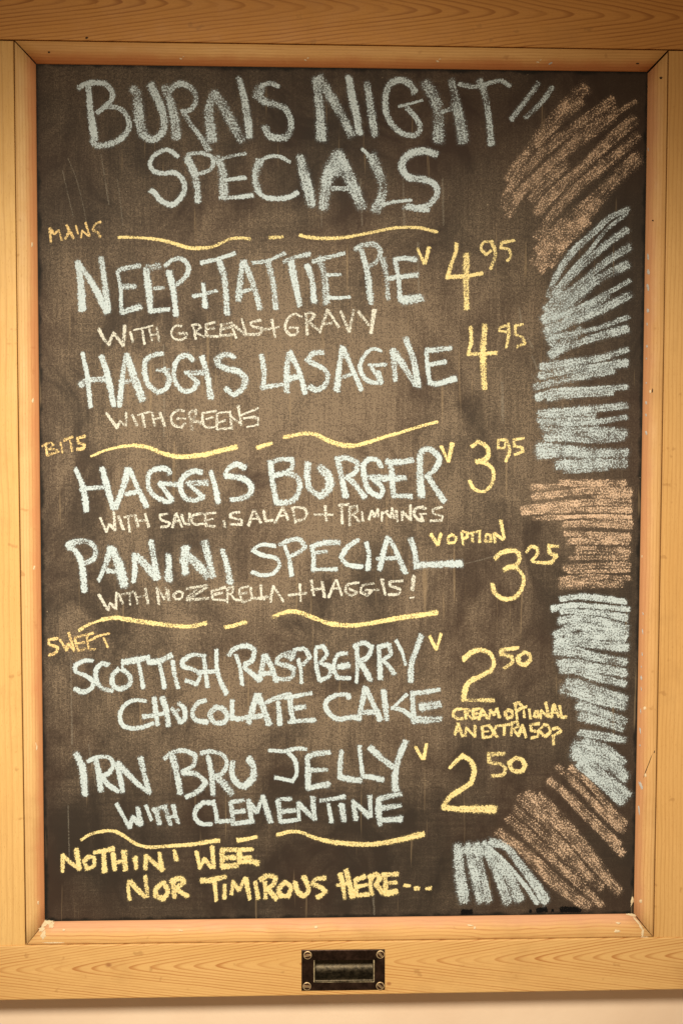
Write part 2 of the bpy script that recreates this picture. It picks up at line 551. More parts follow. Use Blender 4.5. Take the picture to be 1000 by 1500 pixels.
def blob(name, px, py, w, h, mat, parent, which=None, ang=0.0, th=.0005, n=9, rough=.25):
    """small irregular pat of filler or paint pressed on a surface"""
    vs_, fs = [], []

    def zz(x_, y_):
        if which is None: return 0.0
        if which == 'f': return ZF
        s = min(1, max(0, across(x_, y_, which)))
        return bead_z(s)
    rr = [1 + random.uniform(-rough, rough) for _ in range(n)]
    for ring, hgt in ((1.0, -.0003), (.72, th)):
        for k in range(n):
            a = 2 * math.pi * k / n
            dx, dy = math.cos(a) * w / 2 * rr[k] * ring, math.sin(a) * h / 2 * rr[k] * ring
            X = px + dx * math.cos(ang) - dy * math.sin(ang)
            Y = py + dx * math.sin(ang) + dy * math.cos(ang)
            z = zz(X, Y)
            p = P(X, Y, z)
            vs_.append(W((p.x, p.y, z + hgt)))
    z = zz(px, py)
    p = P(px, py, z)
    vs_.append(W((p.x, p.y, z + th)))
    for k in range(n):
        j = (k + 1) % n
        fs.append((k, n + k, n + j, j))
        fs.append((n + k, 2 * n, n + j))
    us = [1.12] * n + [.74] * n + [0.0]
    return link(name, vs_, fs, mat, parent, smooth=True, attrs={'u': us, 'e': [0.0] * len(us), 'dens': [1.0] * len(us), 'along': [0.0] * len(us)})


# filled nail holes and flecks of pale paint on the beads
for (x_, y_) in ((265, 86), (447, 88), (640, 89.5), (787, 91)):
    blob('nail_filler', x_, y_, 5, 2.6, M['filler'], bt, 't', .3)
    blob('nail_filler', x_ + 4, y_ - 3, 3.6, 2.0, M['filler'], bt, 't', -.5)
blob('paint_fleck', 805.5, 93, 8, 3.4, M['fleck'], bt, 't', -.5)
blob('nail_hole', 72, 76.5, 3.4, 3.0, M['hole'], bt, 't')
blob('nail_hole', 933, 93, 6.5, 2.4, M['hole'], bt, 't')
for (x_, y_) in ((47.5, 358), (48.5, 587), (50.5, 832), (54.2, 1096), (56.3, 1322)):
    blob('nail_filler', x_, y_, 3.0, 8, M['filler'], bl, 'l', .1)
blob('nail_filler', 53.5, 1091, 1.4, 8, M['filler'], bl, 'l', -.2)
for (x_, y_, w_, h_) in ((94, 1362, 6, 3.5), (265, 1363, 8, 2.4), (463, 1358, 6, 4.5), (688, 1355.5, 11, 2.6), (695, 1359, 4, 5),
                         (905, 1352, 8, 4), (903, 1364, 10, 5)):
    blob('nail_filler', x_, y_, w_, h_, M['filler'], bb, 'b', .1, th=.0008)
for (x_, y_, w_, h_) in ((948.5, 376, 3.4, 11), (948.7, 398, 4.6, 9), (948.3, 421, 4.6, 12), (948.3, 455, 5, 8), (946.8, 475, 2.4, 6),
                         (946.5, 507, 3, 5), (946, 525.5, 2, 3.6), (945.5, 561, 2.6, 3), (945.6, 590, 3.2, 5.5), (945.4, 608, 2.6, 5),
                         (945.5, 634, 4, 7), (948.6, 219, 1.8, 7), (941, 899, 2, 5), (940.3, 925, 2.2, 10), (939.6, 958, 1.6, 7),
                         (938.6, 977, 1.6, 4), (938.6, 993, 3, 9), (938.3, 1009, 2, 6), (937.5, 1042, 2, 9), (936.8, 1070, 2.6, 13),
                         (936.6, 1092, 1.8, 4), (937.5, 1150, 5, 14), (935, 1187, 2.6, 17)):
    blob('paint_fleck', x_, y_, w_, h_, M['fleck'], br, 'r', -.12 if h_ < 13.5 or w_ < 4 else -.4)
for (x_, y_, w_, h_) in ((951.5, 574, 4, 6), (943.5, 1037, 5, 6), (944.6, 1136, 4, 6), (937.5, 1320, 5.5, 6), (939.5, 815, 2, 5)):
    blob('nail_filler', x_, y_, w_, h_, M['filler'], br, 'r', .2)
for (x_, y_, w_, h_, a_) in ((967.5, 114, 5, 3.8, 0), (955.5, 323, 2.6, 2.2, 0), (954.8, 572, 1.6, 7, .15), (957.6, 1101.5, 1.6, 5, .3)):
    blob('nail_hole', x_, y_, w_, h_, M['hole'], br, 'r', a_)
blob('scratch', 948.5, 1121, 1.2, 42, M['hole'], br, 'r', .36, th=.0001)
# caulk smeared into the two lower corners
for (x_, y_, w_, h_, a_) in ((66, 1353, 18, 9, -.8), (61, 1361, 11, 8, -.9), (71, 1350.5, 18, 6, -.1), (76, 1356, 10, 12, .2), (64, 1370, 8, 14, .3), (78, 1381, 36, 2.5, 0)):
    blob('caulk', x_, y_, w_, h_, M['caulk'], bb, 'b', a_, th=.0004, n=13, rough=.35)
for (x_, y_, w_, h_, a_) in ((925, 1340, 18, 4.5, .1), (932.5, 1349.5, 16, 4.5, .85), (938, 1358, 12, 5, 1.1), (940.5, 1367, 5, 14, .1), (943, 1373, 18, 2, 0)):
    blob('caulk', x_, y_, w_, h_, M['caulk'], bb, 'b', a_, th=.0007, n=13, rough=.3)
blob('caulk', 925, 1320, 5, 18, M['caulk'], br, None, .25, th=.002, n=11, rough=.4)
# knots and a wooden plug in the rails
blob('knot', 127.5, 55.6, 5, 3.6, M['hole'], col.objects['top_rail'], 'f', -.4, th=.0003)


def ring_mesh(name, px, py, r, tube, z, mat, parent, seg=28, arc=(0, 2 * math.pi)):
    c = P(px, py, z)
    vs_, fs = [], []
    full = abs(arc[1] - arc[0] - 2 * math.pi) < 1e-4
    cnt = seg if full else seg + 1
    for i in range(cnt):
        a = arc[0] + (arc[1] - arc[0]) * i / seg
        for j in range(6):
            b = 2 * math.pi * j / 6
            rr = r + tube * math.cos(b)
            vs_.append(W((c.x + rr * math.cos(a), c.y + rr * math.sin(a), z + tube * math.sin(b))))
    for i in range(seg):
        i2 = (i + 1) % cnt
        for j in range(6):
            j2 = (j + 1) % 6
            fs.append((i * 6 + j, i2 * 6 + j, i2 * 6 + j2, i * 6 + j2))
    return link(name, vs_, fs, mat, parent, smooth=True)


ring_mesh('plug', 901, 1448, .0085, .0005, ZF + .001, M['screw'], col.objects['bottom_rail'], arc=(-.3, 3.45))

# ------------------------------------------------------------------ flush pull in the bottom rail
zp = ZF + .0036
po = [Q(441.5, 1451.5, zp), Q(563.5, 1450, zp), Q(563.5, 1391, zp), Q(441.5, 1392, zp)]
ph = [Q(460, 1438.5, zp), Q(547.5, 1438, zp), Q(547.5, 1406, zp), Q(460, 1406.5, zp)]
plate = prism('flush_pull', po, M['bronze'], root, z0=ZF + .0012, z1=zp, bevel=.0009, hole=ph)
tag(plate, label='dark bronze flush pull screwed into the bottom rail')


def cup():
    x0, x1 = ph[0][0], ph[1][0]
    yb, yt = ph[0][1] + .0003, ph[2][1] - .0003
    prof = [(yb - .001, zp + .0006), (yb + .0015, zp + .0008), (yb + .003, zp - .001), (yb + .0045, zp - .0060), (yb + .0065, zp - .0130), (yb + .010, zp - .0190),
            (yb + .018, zp - .0235), (yb + .028, zp - .0240), (yt + .004, zp - .016), (yt + .006, zp - .006), (yt + .002, zp - .0022), (yt, zp - .0015)]
    vs_, fs = [], []
    n = len(prof)
    xs = [(x0 + .0004, 1.0), (x0 + .0015, 1.0), (x1 - .0015, 1.0), (x1 - .0004, 1.0)]
    for (xx, sc_) in xs:
        for (yy, z_) in prof:
            vs_.append(W((xx, yy, z_)))
    for i in range(len(xs) - 1):
        for j in range(n - 1):
            fs.append((i * n + j, (i + 1) * n + j, (i + 1) * n + j + 1, i * n + j + 1))
    # end walls
    fs.append(tuple(range(n)))
    fs.append(tuple(3 * n + j for j in reversed(range(n))))
    o = link('pull_cup', vs_, fs, M['cup'], plate, smooth=False)
    for p_ in o.data.polygons:
        p_.use_smooth = len(p_.vertices) == 4
    return o


cup()
# highlight round the mouth of the cup, put in as pale strips
for nm, a_, b_ in (('rim', ph[0], ph[3]), ('rim', ph[1], ph[2]), ('rim', ph[0], ph[1])):
    A = Vector((*a_, zp + .0002))
    B = Vector((*b_, zp + .0002))
    d = (B - A).normalized()
    s = Vector((-d.y, d.x, 0)) * .0007
    vv, ff = [], []
    for k in range(9):
        q = A.lerp(B, k / 8)
        wv = random.uniform(.8, 1.5)
        vv += [W(q - s * wv - Vector((0, 0, .0004))), W(q + Vector((0, 0, .0006 * wv))), W(q + s * wv - Vector((0, 0, .0004)))]
    for k in range(8):
        for j in range(2):
            ff.append((k * 3 + j, k * 3 + j + 1, k * 3 + 4 + j, k * 3 + 3 + j))
    link(nm, vv, ff, M['rim'], plate, smooth=True)


def screw(px, py, ang):
    c = P(px, py, zp)
    r = .0062
    vs_, fs, fm = [], [], []
    n = 24
    rings = [(1.0, .0000, 0), (.98, .0009, 0), (.82, .0012, 0), (.76, .0007, 1), (.40, .0010, 1)]
    for (k, h, m_) in rings:
        for i in range(n):
            a = 2 * math.pi * i / n
            vs_.append(W((c.x + r * k * math.cos(a), c.y + r * k * math.sin(a), zp + h)))
    vs_.append(W((c.x, c.y, zp + .0011)))
    for q in range(len(rings) - 1):
        for i in range(n):
            j = (i + 1) % n
            fs.append((q * n + i, q * n + j, (q + 1) * n + j, (q + 1) * n + i))
            fm.append(rings[q + 1][2])
    q = len(rings) - 1
    for i in range(n):
        fs.append((q * n + i, q * n + (i + 1) % n, len(rings) * n))
        fm.append(1)
    # slot: two bright lips with a dark groove between them
    ca, sa = math.cos(ang), math.sin(ang)
    for (o0, o1, h, m_) in ((-.0013, -.0004, .0018, 0), (-.0004, .0006, .0014, 1), (.0006, .0012, .0018, 0)):
        b0 = len(vs_)
        for (u, v) in ((-r * .82, o0), (r * .82, o0), (r * .82, o1), (-r * .82, o1)):
            vs_.append(W((c.x + u * ca - v * sa, c.y + u * sa + v * ca, zp + h)))
        for (u, v) in ((-r * .82, o0), (r * .82, o0), (r * .82, o1), (-r * .82, o1)):
            vs_.append(W((c.x + u * ca - v * sa, c.y + u * sa + v * ca, zp)))
        fs += [(b0, b0 + 1, b0 + 2, b0 + 3), (b0, b0 + 4, b0 + 5, b0 + 1), (b0 + 2, b0 + 6, b0 + 7, b0 + 3)]
        fm += [m_] * 3
    link('screw', vs_, fs, [M['brass'], M['screw']], plate, fm=fm)


screw(450.5, 1399, .15)
screw(557, 1398, -.9)
screw(449.5, 1444.5, -.05)
screw(556.5, 1444, -.75)

# ------------------------------------------------------------------ chalk writing
# each stroke: width (photo px), density, x y x y ... in the units of its tracing tile (origin, scale)
STROKES = r'''
@chalk_word|white chalk words BURNS NIGHT|W
T 100 100 5
10 .85 148 130 165 320 185 450 195 520
9 .8 75 145 130 115 210 105 280 120 325 180 315 235 275 275 215 325
9 .65 270 280 350 285 410 320 445 390 440 450 380 520 290 560 210 565 175 525
14 .55 470 150 505 190 515 300 525 400 550 490
12 .75 550 490 600 518 650 510 700 450 700 360 670 260 630 180 605 120
8 .5 605 120 650 220 690 320
14 .58 710 140 750 250 785 400 790 510
10 .6 745 160 790 120 860 120 920 170 935 240 900 300 840 320
10 .6 840 310 890 400 960 490 1030 600
T 280 100 5
16 .55 165 180 130 300 140 420 155 530
16 .52 170 180 240 290 310 420 370 530
12 .7 350 75 385 200 415 380 425 505
7 .7 640 135 580 110 510 130
14 .42 515 140 480 190 540 245
11 .62 530 245 610 265 680 290 720 350 730 430 700 500 630 510 570 490 540 430
T 460 100 5
15 .62 20 85 30 200 45 350 55 520
14 .58 30 70 90 160 170 290 230 400 275 490
12 .85 255 65 275 200 310 350 330 475
13 .6 385 110 405 230 425 370 445 490
9 .68 735 180 715 130 660 90 600 90 545 130 520 220 530 330 575 420 650 480 740 490 775 440 750 370 680 290
5 .7 620 280 700 260 790 235
18 .5 815 110 870 200 905 300 910 400 910 530
7 .5 930 320 1000 300 1040 290
T 640 100 5
13 .5 105 90 130 200 160 350 185 540
16 .5 130 260 165 380 195 530
11 .62 310 90 350 200 375 350 395 560
8 .62 160 115 260 135 350 120 460 90 530 130
5 .6 350 110 460 85
9 .55 740 110 660 220 540 375
9 .55 840 140 770 240 650 360
@chalk_word|white chalk word SPECIALS|W
T 100 100 5
9 .9 800 645 750 605 700 600 630 640 600 700 630 755 700 770 780 765 840 820 850 900 800 975 750 1000 680 970 640 920 605 895
11 .75 870 655 920 760 945 880 950 975
7 .7 870 632 930 622 1000 625 1050 650 1062 700 1030 750 940 775
T 280 100 5
13 .6 190 650 230 760 240 950
6 .6 230 660 310 640 400 625
6 .8 240 820 400 800
7 .8 210 950 330 945 450 930
7 .8 720 685 640 645 560 650 490 700 465 790 480 880 530 940 620 955 710 945 780 910
13 .5 500 680 470 790 490 900
15 .66 800 650 830 780 860 900 880 1000
T 460 100 5
18 .6 170 620 110 760 80 900 70 1020
17 .6 180 620 240 760 290 880 350 1020
7 .6 130 880 330 880
14 .5 170 700 180 780
16 .5 420 640 470 760 500 850 490 950 450 1040
6 .8 350 590 400 640 430 700
6 .75 500 1000 580 980 710 965
10 .78 895 630 810 605 720 620 655 670 645 740 700 800 800 815 880 850 900 920 850 990 770 1020 680 1010
6 .55 650 1020 760 1040 840 1040
@chalk_word|small yellow chalk word MAINS|A
T 60 300 5
4 .7 65 170 75 275
4 .7 65 170 100 215 130 185
4 .7 130 185 155 260
4 .7 190 150 205 200 180 250
4 .7 190 150 240 245
3 .7 190 215 230 205
3 .8 258 152 272 215
3 .8 296 240 302 186
3 .8 303 188 352 232
3 .8 328 130 357 228
4 .55 440 125 400 140 380 185 420 205 435 235
@chalk_line|wavy yellow chalk line under the heading|Y
T 60 300 5
6 .85 570 240 620 237 700 240 800 247 900 262 1000 290 1080 315 1160 320
T 240 320 5
5.5 .7 240 217 340 212 420 180 480 152 550 142 630 150
5.5 .65 770 140 870 135
T 420 320 5
5 .75 95 122 160 138 250 145 350 145 450 135 560 115 680 90 780 70 880 65 980 70 1100 100
@chalk_word|white chalk words NEEP + TATTIE PIE|W
T 60 300 5
12 .95 270 420 290 550 305 770
10 .95 280 430 380 580 490 785
10 .75 440 390 465 540 490 760
6 .75 560 490 585 620 590 800
8 .66 570 480 640 460 725 445
9 .58 590 600 690 598
9 .7 590 790 650 770 730 745
10 .85 770 470 790 620 805 780
11 .5 780 465 870 448
6 .65 830 612 900 605
7 .8 800 780 940 765
T 240 320 5
10 .9 40 390 75 560 90 710
7 .75 10 350 60 305 130 295 180 350 165 420 95 485
7 .8 215 570 300 552 385 530
8 .9 290 480 305 650
9 .75 405 310 445 450 465 700
7 .9 275 325 400 295 520 255
9 .65 575 320 560 450 545 600
10 .72 585 315 650 470 705 660
6 .6 540 545 650 515
9 .68 760 310 800 480 820 660
7 .7 650 325 760 310 885 255
T 420 320 5
10 .85 30 320 60 470 95 635
7 .6 -20 315 60 285 170 260
11 .8 150 345 185 460 200 610
10 .55 235 290 275 420 290 620
7 .7 190 315 280 290 420 255
5 .75 290 415 395 410
6 .85 300 580 380 582 460 575
10 .75 545 230 590 400 615 620
8 .6 500 225 560 195 640 190 685 240 660 310 600 350
9 .52 700 290 730 430 740 590
8 .88 790 295 815 430 830 600
8 .8 790 298 860 292 945 300
9 .72 740 440 850 425 955 412
13 .85 840 600 920 592 985 580
@chalk_mark|small yellow chalk V after PIE|Y
T 600 320 5
5 .85 55 220 105 330
6 .85 140 212 110 330
@chalk_price|yellow chalk price 4.95 beside the pie|Y
T 600 320 5
7 .85 340 185 335 250 305 330 275 430
7 .85 270 430 400 422 530 402
10 .72 415 262 410 450 415 660
5 .7 590 170 540 175 520 220 560 265 595 235
5.5 .7 595 165 625 260 590 370
5 .75 765 160 670 178 665 220
5 .75 670 215 725 230 735 280 710 310
@chalk_word|small cream chalk words WITH GREENS + GRAVY|C
T 100 480 5
5.5 .7 225 10 255 70 295 125 335 35
5.5 .75 335 40 405 130 415 -15
4 .7 455 30 475 105
3 .7 480 17 560 0 620 -15
5 .7 540 5 560 120
4 .6 595 10 615 95
4 .6 650 0 665 100
3 .6 600 55 660 45
T 240 320 5
4 .68 130 790 90 785 55 830 70 875 120 890 165 870
5 .5 110 842 170 845
4.5 .6 215 780 235 885
4 .6 205 785 250 775 270 800 225 830 300 870
4.5 .65 375 760 310 775 310 860 400 865
4 .6 315 812 370 802
4.5 .6 500 765 420 778 415 860 510 850
5 .6 430 810 490 795
4.5 .65 495 780 530 875
4.5 .65 510 780 600 855
4 .65 570 735 605 855
4.5 .65 710 745 640 760 650 790 720 805 700 845 620 850
4.5 .65 790 740 815 870
4 .6 735 815 845 795
T 420 320 5
4.5 .65 110 720 50 700 0 750 -10 810 30 855 75 840 80 800 20 800
5 .65 140 700 150 850
4.5 .6 135 700 180 690 205 710 160 760 250 830
5 .65 300 670 270 750 240 835
5 .65 300 670 380 795
4 .55 260 775 330 765
5 .6 395 680 455 830
5 .6 490 670 455 830
5 .6 520 680 600 780
7 .75 640 670 615 840
@chalk_word|white chalk words HAGGIS LASAGNE|W
T 100 480 5
7 .9 105 185 140 350 165 580
9 .6 90 420 150 385 290 375
8 .6 95 400 100 430
9 .92 245 210 290 350 335 570
8 .82 425 200 400 350 375 575
11 .75 430 200 480 350 545 530
10 .55 385 400 470 388
8 .75 695 190 630 200 570 240 560 330 590 420 660 475 720 440 740 370 700 300
7 .6 650 310 740 310
8 .75 915 240 880 205 820 215 780 280 780 380 830 455 900 460 950 400 870 330
8 .6 860 330 990 330
T 280 480 5
10 .82 80 215 115 330 145 515
5 .6 40 330 100 320
9 .7 315 220 270 195 200 220 195 270 260 300 340 320 395 370 380 440 310 495 255 445
8 .7 515 200 535 330 525 440
8 .68 515 440 600 425 670 415
9 .72 710 190 700 330 700 470
9 .85 720 180 790 320 835 480
10 .7 700 380 780 360
T 460 480 5
8 .68 65 180 -10 190 -50 240 20 275 80 310 100 370 70 430 10 455 -35 430
9 .82 205 140 185 280 165 460
9 .82 210 150 270 280 345 455
6 .65 190 370 300 330
7 .82 490 170 430 155 370 200 335 290 370 370 430 400 490 400 470 320
6 .7 400 270 430 275 525 270
6 .7 420 290 480 390
9 .66 575 160 585 270 595 385
9 .7 590 180 660 290 740 420
11 .75 670 80 730 250 760 430
7 .92 820 170 830 290 845 400
8 .8 820 168 900 160 1000 150
8 .8 850 270 960 250
9 .9 840 398 900 412 1000 380 1035 372
@chalk_price|yellow chalk price 4.95 beside the lasagne|Y
T 620 460 5
6 .8 345 95 348 200 325 290
6.5 .8 320 295 420 290 535 285
9.5 .72 450 80 435 280 445 545
4.5 .7 600 85 560 100 555 125 605 130
5 .75 620 70 622 150 605 245
4.5 .7 725 75 670 85 672 150
4.5 .7 672 150 720 170 742 215 680 240
@chalk_word|small cream chalk words WITH GREENS|C
T 100 480 5
4.5 .7 280 625 320 680 360 735
4.5 .62 360 735 380 685 425 720 425 620
4.5 .65 470 640 505 715
3 .65 510 640 600 615
4.5 .65 545 630 560 725
4 .6 615 620 635 720
5 .65 670 620 708 720
3 .55 620 670 690 660
4.5 .65 850 610 800 605 755 650 770 710 830 730 855 700
4 .6 800 665 860 665
4.5 .5 885 620 910 750
4.5 .5 890 620 935 600 930 650 900 670 975 700
T 280 480 5
3.6 .7 185 610 85 625 85 680 110 730 180 725
3.6 .6 110 668 160 655
4 .6 20 690 80 690
3.6 .65 290 615 190 625 190 745 290 735
3.6 .6 200 695 250 680
4 .65 285 625 300 745
4 .65 290 650 370 710
4.5 .65 345 570 368 715
4 .6 490 590 370 640
4 .6 385 665 460 655 490 665 490 710 410 728
@chalk_line|wavy yellow chalk line above BITS and the burger|Y
T 100 480 5
5 .85 170 942 270 900 380 872 480 862
6.5 .8 480 862 580 875 680 915 780 942 880 942 1000 930 1100 905 1235 872
T 280 480 5
6 .75 480 880 590 845
T 460 480 5
6.5 .72 -220 802 -130 785 -60 775 20 785 100 825 200 858 300 865
6.5 .82 300 865 400 838 500 805 650 762 800 715 900 690
@chalk_word|small faint chalk word BITS|A
T 60 630 5
4 .65 35 100 50 190
3 .6 10 120 45 95
3.5 .5 30 108 75 90 95 110 60 140 120 145 130 160 60 180
3.5 .6 145 90 160 165
4 .6 215 75 230 155
4 .6 170 75 235 48
5 .7 325 45 270 60 275 95 320 105 310 135 265 140
@chalk_word|white chalk words HAGGIS BURGER|W
T 60 630 5
9 .9 255 285 310 420 335 590
7 .8 290 440 340 428 460 418
10 .92 450 280 490 430 530 575
10 .88 640 285 600 430 545 570
9.5 .85 650 285 700 400 775 560
8 .75 620 470 710 450
8.5 .8 945 320 930 290 870 280 800 310 785 390 820 470 920 525 960 510 870 390
8.5 .75 870 390 940 395 1010 400
T 240 630 5
8.5 .8 275 310 220 300 150 340 120 410 150 490 220 515 290 490 180 395
11 .62 175 390 315 385
9 .85 345 305 375 410 400 530
9 .82 595 275 530 250 470 285 450 335 560 350 630 390 635 460 570 500 495 510
9.5 .78 780 230 795 370 825 535
8 .75 780 240 850 215 940 215 940 270 890 310 800 335
9 .72 890 310 975 345 995 420 960 500 900 530 825 530
T 420 630 5
9 .72 155 240 150 340 170 430 250 490
12 .75 250 485 310 420 305 340 240 270
10 .78 375 230 400 340 430 490
8 .75 360 215 440 205 520 240 500 310 440 345
10 .82 440 345 500 400 570 490
8 .85 690 270 660 220 600 215 560 260 570 350 600 440 680 490 700 430 620 345
10 .62 600 345 700 350
9 .78 700 355 780 352 865 350
9 .78 760 250 770 350 780 490
9 .78 730 232 820 235 920 220
8 .82 780 480 910 485
T 620 460 5
8.5 .82 -20 1010 30 988 90 1020 115 1070 80 1140 15 1195
12 .78 -25 1030 -25 1200 -15 1335
9.5 .82 30 1190 90 1280 150 1370
@chalk_mark|small yellow chalk V after BURGER|Y
T 620 460 5
5.5 .85 130 970 180 1080
6 .85 210 945 183 1080
@chalk_price|yellow chalk price 3.95 beside the burger|Y
T 620 460 5
7 .75 355 970 400 935 460 970 475 1030 440 1070 385 1085
6.5 .8 385 1080 460 1095 510 1150 500 1240 440 1300 370 1280 335 1220
4.5 .75 600 920 545 925 545 980 590 985 600 940
4.5 .7 605 915 630 1000 600 1080
4.5 .75 735 910 660 920 665 970
4.5 .75 660 970 720 975 725 1010 665 1030
@chalk_word|small cream chalk words WITH SAUCE, SALAD + TRIMMINGS|C
T 60 630 5
4.5 .75 435 640 480 745 505 690
4.5 .75 505 690 545 735 535 600
4.5 .75 570 630 605 730
4.5 .65 640 635 650 745
3.5 .55 610 640 680 622
4 .68 690 620 715 710
4.5 .72 765 615 790 710
3.5 .6 700 665 780 660
4.3 .72 930 612 870 625 880 655 945 680 930 705 880 710
T 240 630 5
4.3 .7 88 610 65 715
4.3 .72 92 610 135 710
3.5 .6 70 672 120 665
4.3 .68 130 620 150 680 185 690 190 610
4 .7 285 610 215 622 205 670 235 692 290 685
4 .68 380 605 300 615 310 700 375 705
3.5 .6 315 660 360 650
5 .6 440 665 450 712
4.5 .7 555 600 490 610 490 640 570 660 570 690 490 690
4.5 .7 655 590 620 700
5 .65 665 590 710 680
3.5 .6 640 650 690 648
4.5 .72 730 590 745 665 800 660
4.5 .72 870 565 815 680
4.5 .68 870 565 910 655
3.5 .6 840 630 895 625
T 420 630 5
4 .6 45 580 65 680
4.5 .65 35 570 120 570 150 610 120 655 60 665
4 .7 200 620 335 620
4.5 .68 280 555 290 665
4.5 .65 400 560 405 685
4.5 .6 380 550 455 545
4.5 .5 460 570 460 700
4.5 .5 460 568 510 555 520 590 475 625
4 .62 490 622 530 672
4 .68 550 598 556 668
4.3 .8 600 655 620 590 640 635
4.3 .8 640 635 665 580 668 635
4.3 .78 695 665 697 600
4.3 .7 700 610 740 590
4.3 .78 720 600 760 640 770 570
4.3 .78 770 570 785 645
4.5 .75 800 590 810 670
4.5 .75 845 660 845 595 905 660 905 550
4.5 .7 1000 560 940 575 930 620 970 660 1000 660
T 600 690 4.167
4 .7 98 228 45 225 25 260 50 300 80 290 62 263 100 262
4 .7 195 218 140 235 145 260 200 275 195 300 125 305
@chalk_word|small yellow chalk words V OPTION|Y
T 600 690 4.167
6 .85 128 385 170 450
6 .85 190 382 170 450
4.5 .75 260 385 232 405 235 440 270 435 285 405 255 388
4.5 .75 315 375 325 450
4.5 .75 320 370 350 375 350 405 320 415
4 .7 360 380 430 366
4.5 .75 378 380 382 432
4.5 .78 425 372 425 435
4.5 .72 465 385 460 430 495 430 490 390 465 385
4.5 .75 510 380 520 437
5 .78 515 380 570 420
5 .8 553 300 575 410
@chalk_price|yellow chalk price 3.25 beside the panini|Y
T 600 690 4.167
7 .75 520 535 555 500 620 485 660 500 665 550 630 590
8 .72 575 605 600 588 655 585
7 .78 640 582 690 640 685 710 640 770 570 780 515 740 505 690
6 .75 710 495 740 460 775 470 775 510 745 545
6 .78 745 552 800 560 860 560
6 .72 905 460 845 456 850 500
6.5 .75 850 500 895 520 860 560
@chalk_word|white chalk words PANINI SPECIAL|W
T 60 780 5
9.5 .88 205 115 250 130 300 230 320 430
9 .68 190 95 270 65 350 70 400 120 390 190 330 220
8.5 .75 510 110 480 220 425 350
14 .8 520 115 570 230 610 390
8 .75 490 280 590 290
9 .88 680 160 690 260 680 360
13 .76 700 170 760 230 850 330
10 .7 805 65 830 200 850 340
12 .75 935 170 938 250 935 350
T 240 780 5
12 .8 160 110 150 200 160 300
13 .62 180 170 250 240 320 320
11 .68 300 70 330 200 360 320
11 .75 430 130 465 250 485 370
6.5 .88 815 97 710 90 650 130 720 165 820 190 845 240 800 300 720 312 645 290
8 .85 885 100 920 200 935 315
8 .72 850 92 910 60 990 50 1035 105 980 150 910 180
T 420 780 4.167
7.5 .72 150 90 165 150 160 235
8 .72 150 88 220 65 320 60
6 .65 180 122 245 115
6.5 .85 160 225 305 225
8 .85 435 45 370 90 330 150 370 195 460 210
9 .85 485 65 500 130 495 225
9 .82 615 30 590 120 565 225
9.5 .75 625 40 670 120 720 245
7 .75 550 160 680 155
10 .75 755 40 780 120 790 215
10 .85 785 200 900 196 1000 192 1065 190
@chalk_word|small cream chalk words WITH MOZZERELLA + HAGGIS!|C
T 60 780 5
4.5 .75 425 455 490 565 510 515
4.5 .75 515 520 550 560 555 440
4.5 .72 570 450 600 520
4 .6 590 455 680 435
4 .62 650 450 655 530
4 .55 690 440 710 520
3.5 .5 700 475 780 460
4.5 .65 765 410 785 520
4.5 .62 850 400 865 525
4 .5 860 405 905 490 930 420
4.5 .5 930 420 940 500
T 240 780 5
4 .5 15 400 35 500
4 .65 100 430 70 460 90 490 130 480 140 440 100 430
4 .5 160 415 240 398 320 388
4 .45 250 410 165 480
5 .5 315 400 240 450 180 488
4.5 .55 170 492 250 488 330 480
4 .7 450 400 350 430 360 490 460 497
4 .65 370 455 430 440
4 .65 465 410 465 515
4 .65 470 410 510 400 500 440 475 455
4 .65 490 450 520 490 570 495
4.2 .65 620 395 560 412 555 450 580 510 640 490
4 .6 570 450 610 440
4 .65 635 400 645 480 740 485
4 .7 710 385 715 480 765 470
4.3 .7 800 390 780 510
4.3 .7 800 390 875 505
4 .75 915 460 1000 450
T 420 780 4.167
4 .72 10 382 120 370
4 .75 80 315 85 420
4.5 .7 150 290 165 385
4.5 .72 215 300 230 395
4 .65 150 352 225 340
4.5 .75 298 290 255 395
4.5 .75 303 290 335 385
4 .65 270 345 325 340
4 .62 440 305 370 320 355 360 390 385 430 365 380 345
4 .62 530 310 460 325 450 365 490 385 520 355 475 350
3.5 .5 520 352 560 350
4.8 .72 580 285 600 380
4.5 .68 705 295 630 300 625 325 690 345 680 375 620 380
6 .8 775 265 765 350
3 .8 750 400 775 396
@chalk_line|wavy yellow chalk line above SWEET|Y
T 60 780 5
5 .75 280 718 350 675 450 638
7 .72 450 638 550 625 650 640 800 662 1000 685 1100 688 1210 662
T 240 780 5
7 .72 450 695 520 680 600 655
T 420 780 4.167
7 .7 -83 515 -20 490 50 482 150 515 250 555
8.5 .85 250 555 380 568 500 555 700 520 915 490
@chalk_word|small yellow chalk word SWEET|A
T 60 780 5
4.5 .78 125 775 60 785 60 820 125 840 110 880 60 900
4.5 .75 140 785 190 865 200 815 245 865
4.5 .7 205 735 245 860
4.5 .6 250 780 275 870
4.5 .55 250 770 330 750
4.5 .55 270 812 320 805
5 .55 275 865 330 850
4 .65 385 735 340 760 350 850
4 .6 345 795 400 772
4 .45 350 855 400 855
4 .65 395 765 505 738
4.5 .6 460 770 490 840
@chalk_word|white chalk words SCOTTISH RASPBERRY|W
T 60 920 5
7 .92 380 240 320 240 255 275 255 320 330 350 390 390 370 440 310 468 250 445
7.5 .88 495 270 450 260 405 310 410 390 450 440 525 462
8 .85 570 300 525 350 530 420 590 445 650 410 650 350 600 305
3 .8 597 230 597 300
9.5 .82 600 252 690 235 790 215
6.5 .9 715 255 735 350 750 440
9.5 .82 785 250 870 240 955 200
7 .9 870 260 890 350 905 440
6.5 .85 965 240 980 340 1005 440
T 240 920 5
7.5 .85 300 205 220 195 140 240 145 285 220 305 265 350 240 410 160 385
7.5 .85 290 200 305 300 320 430
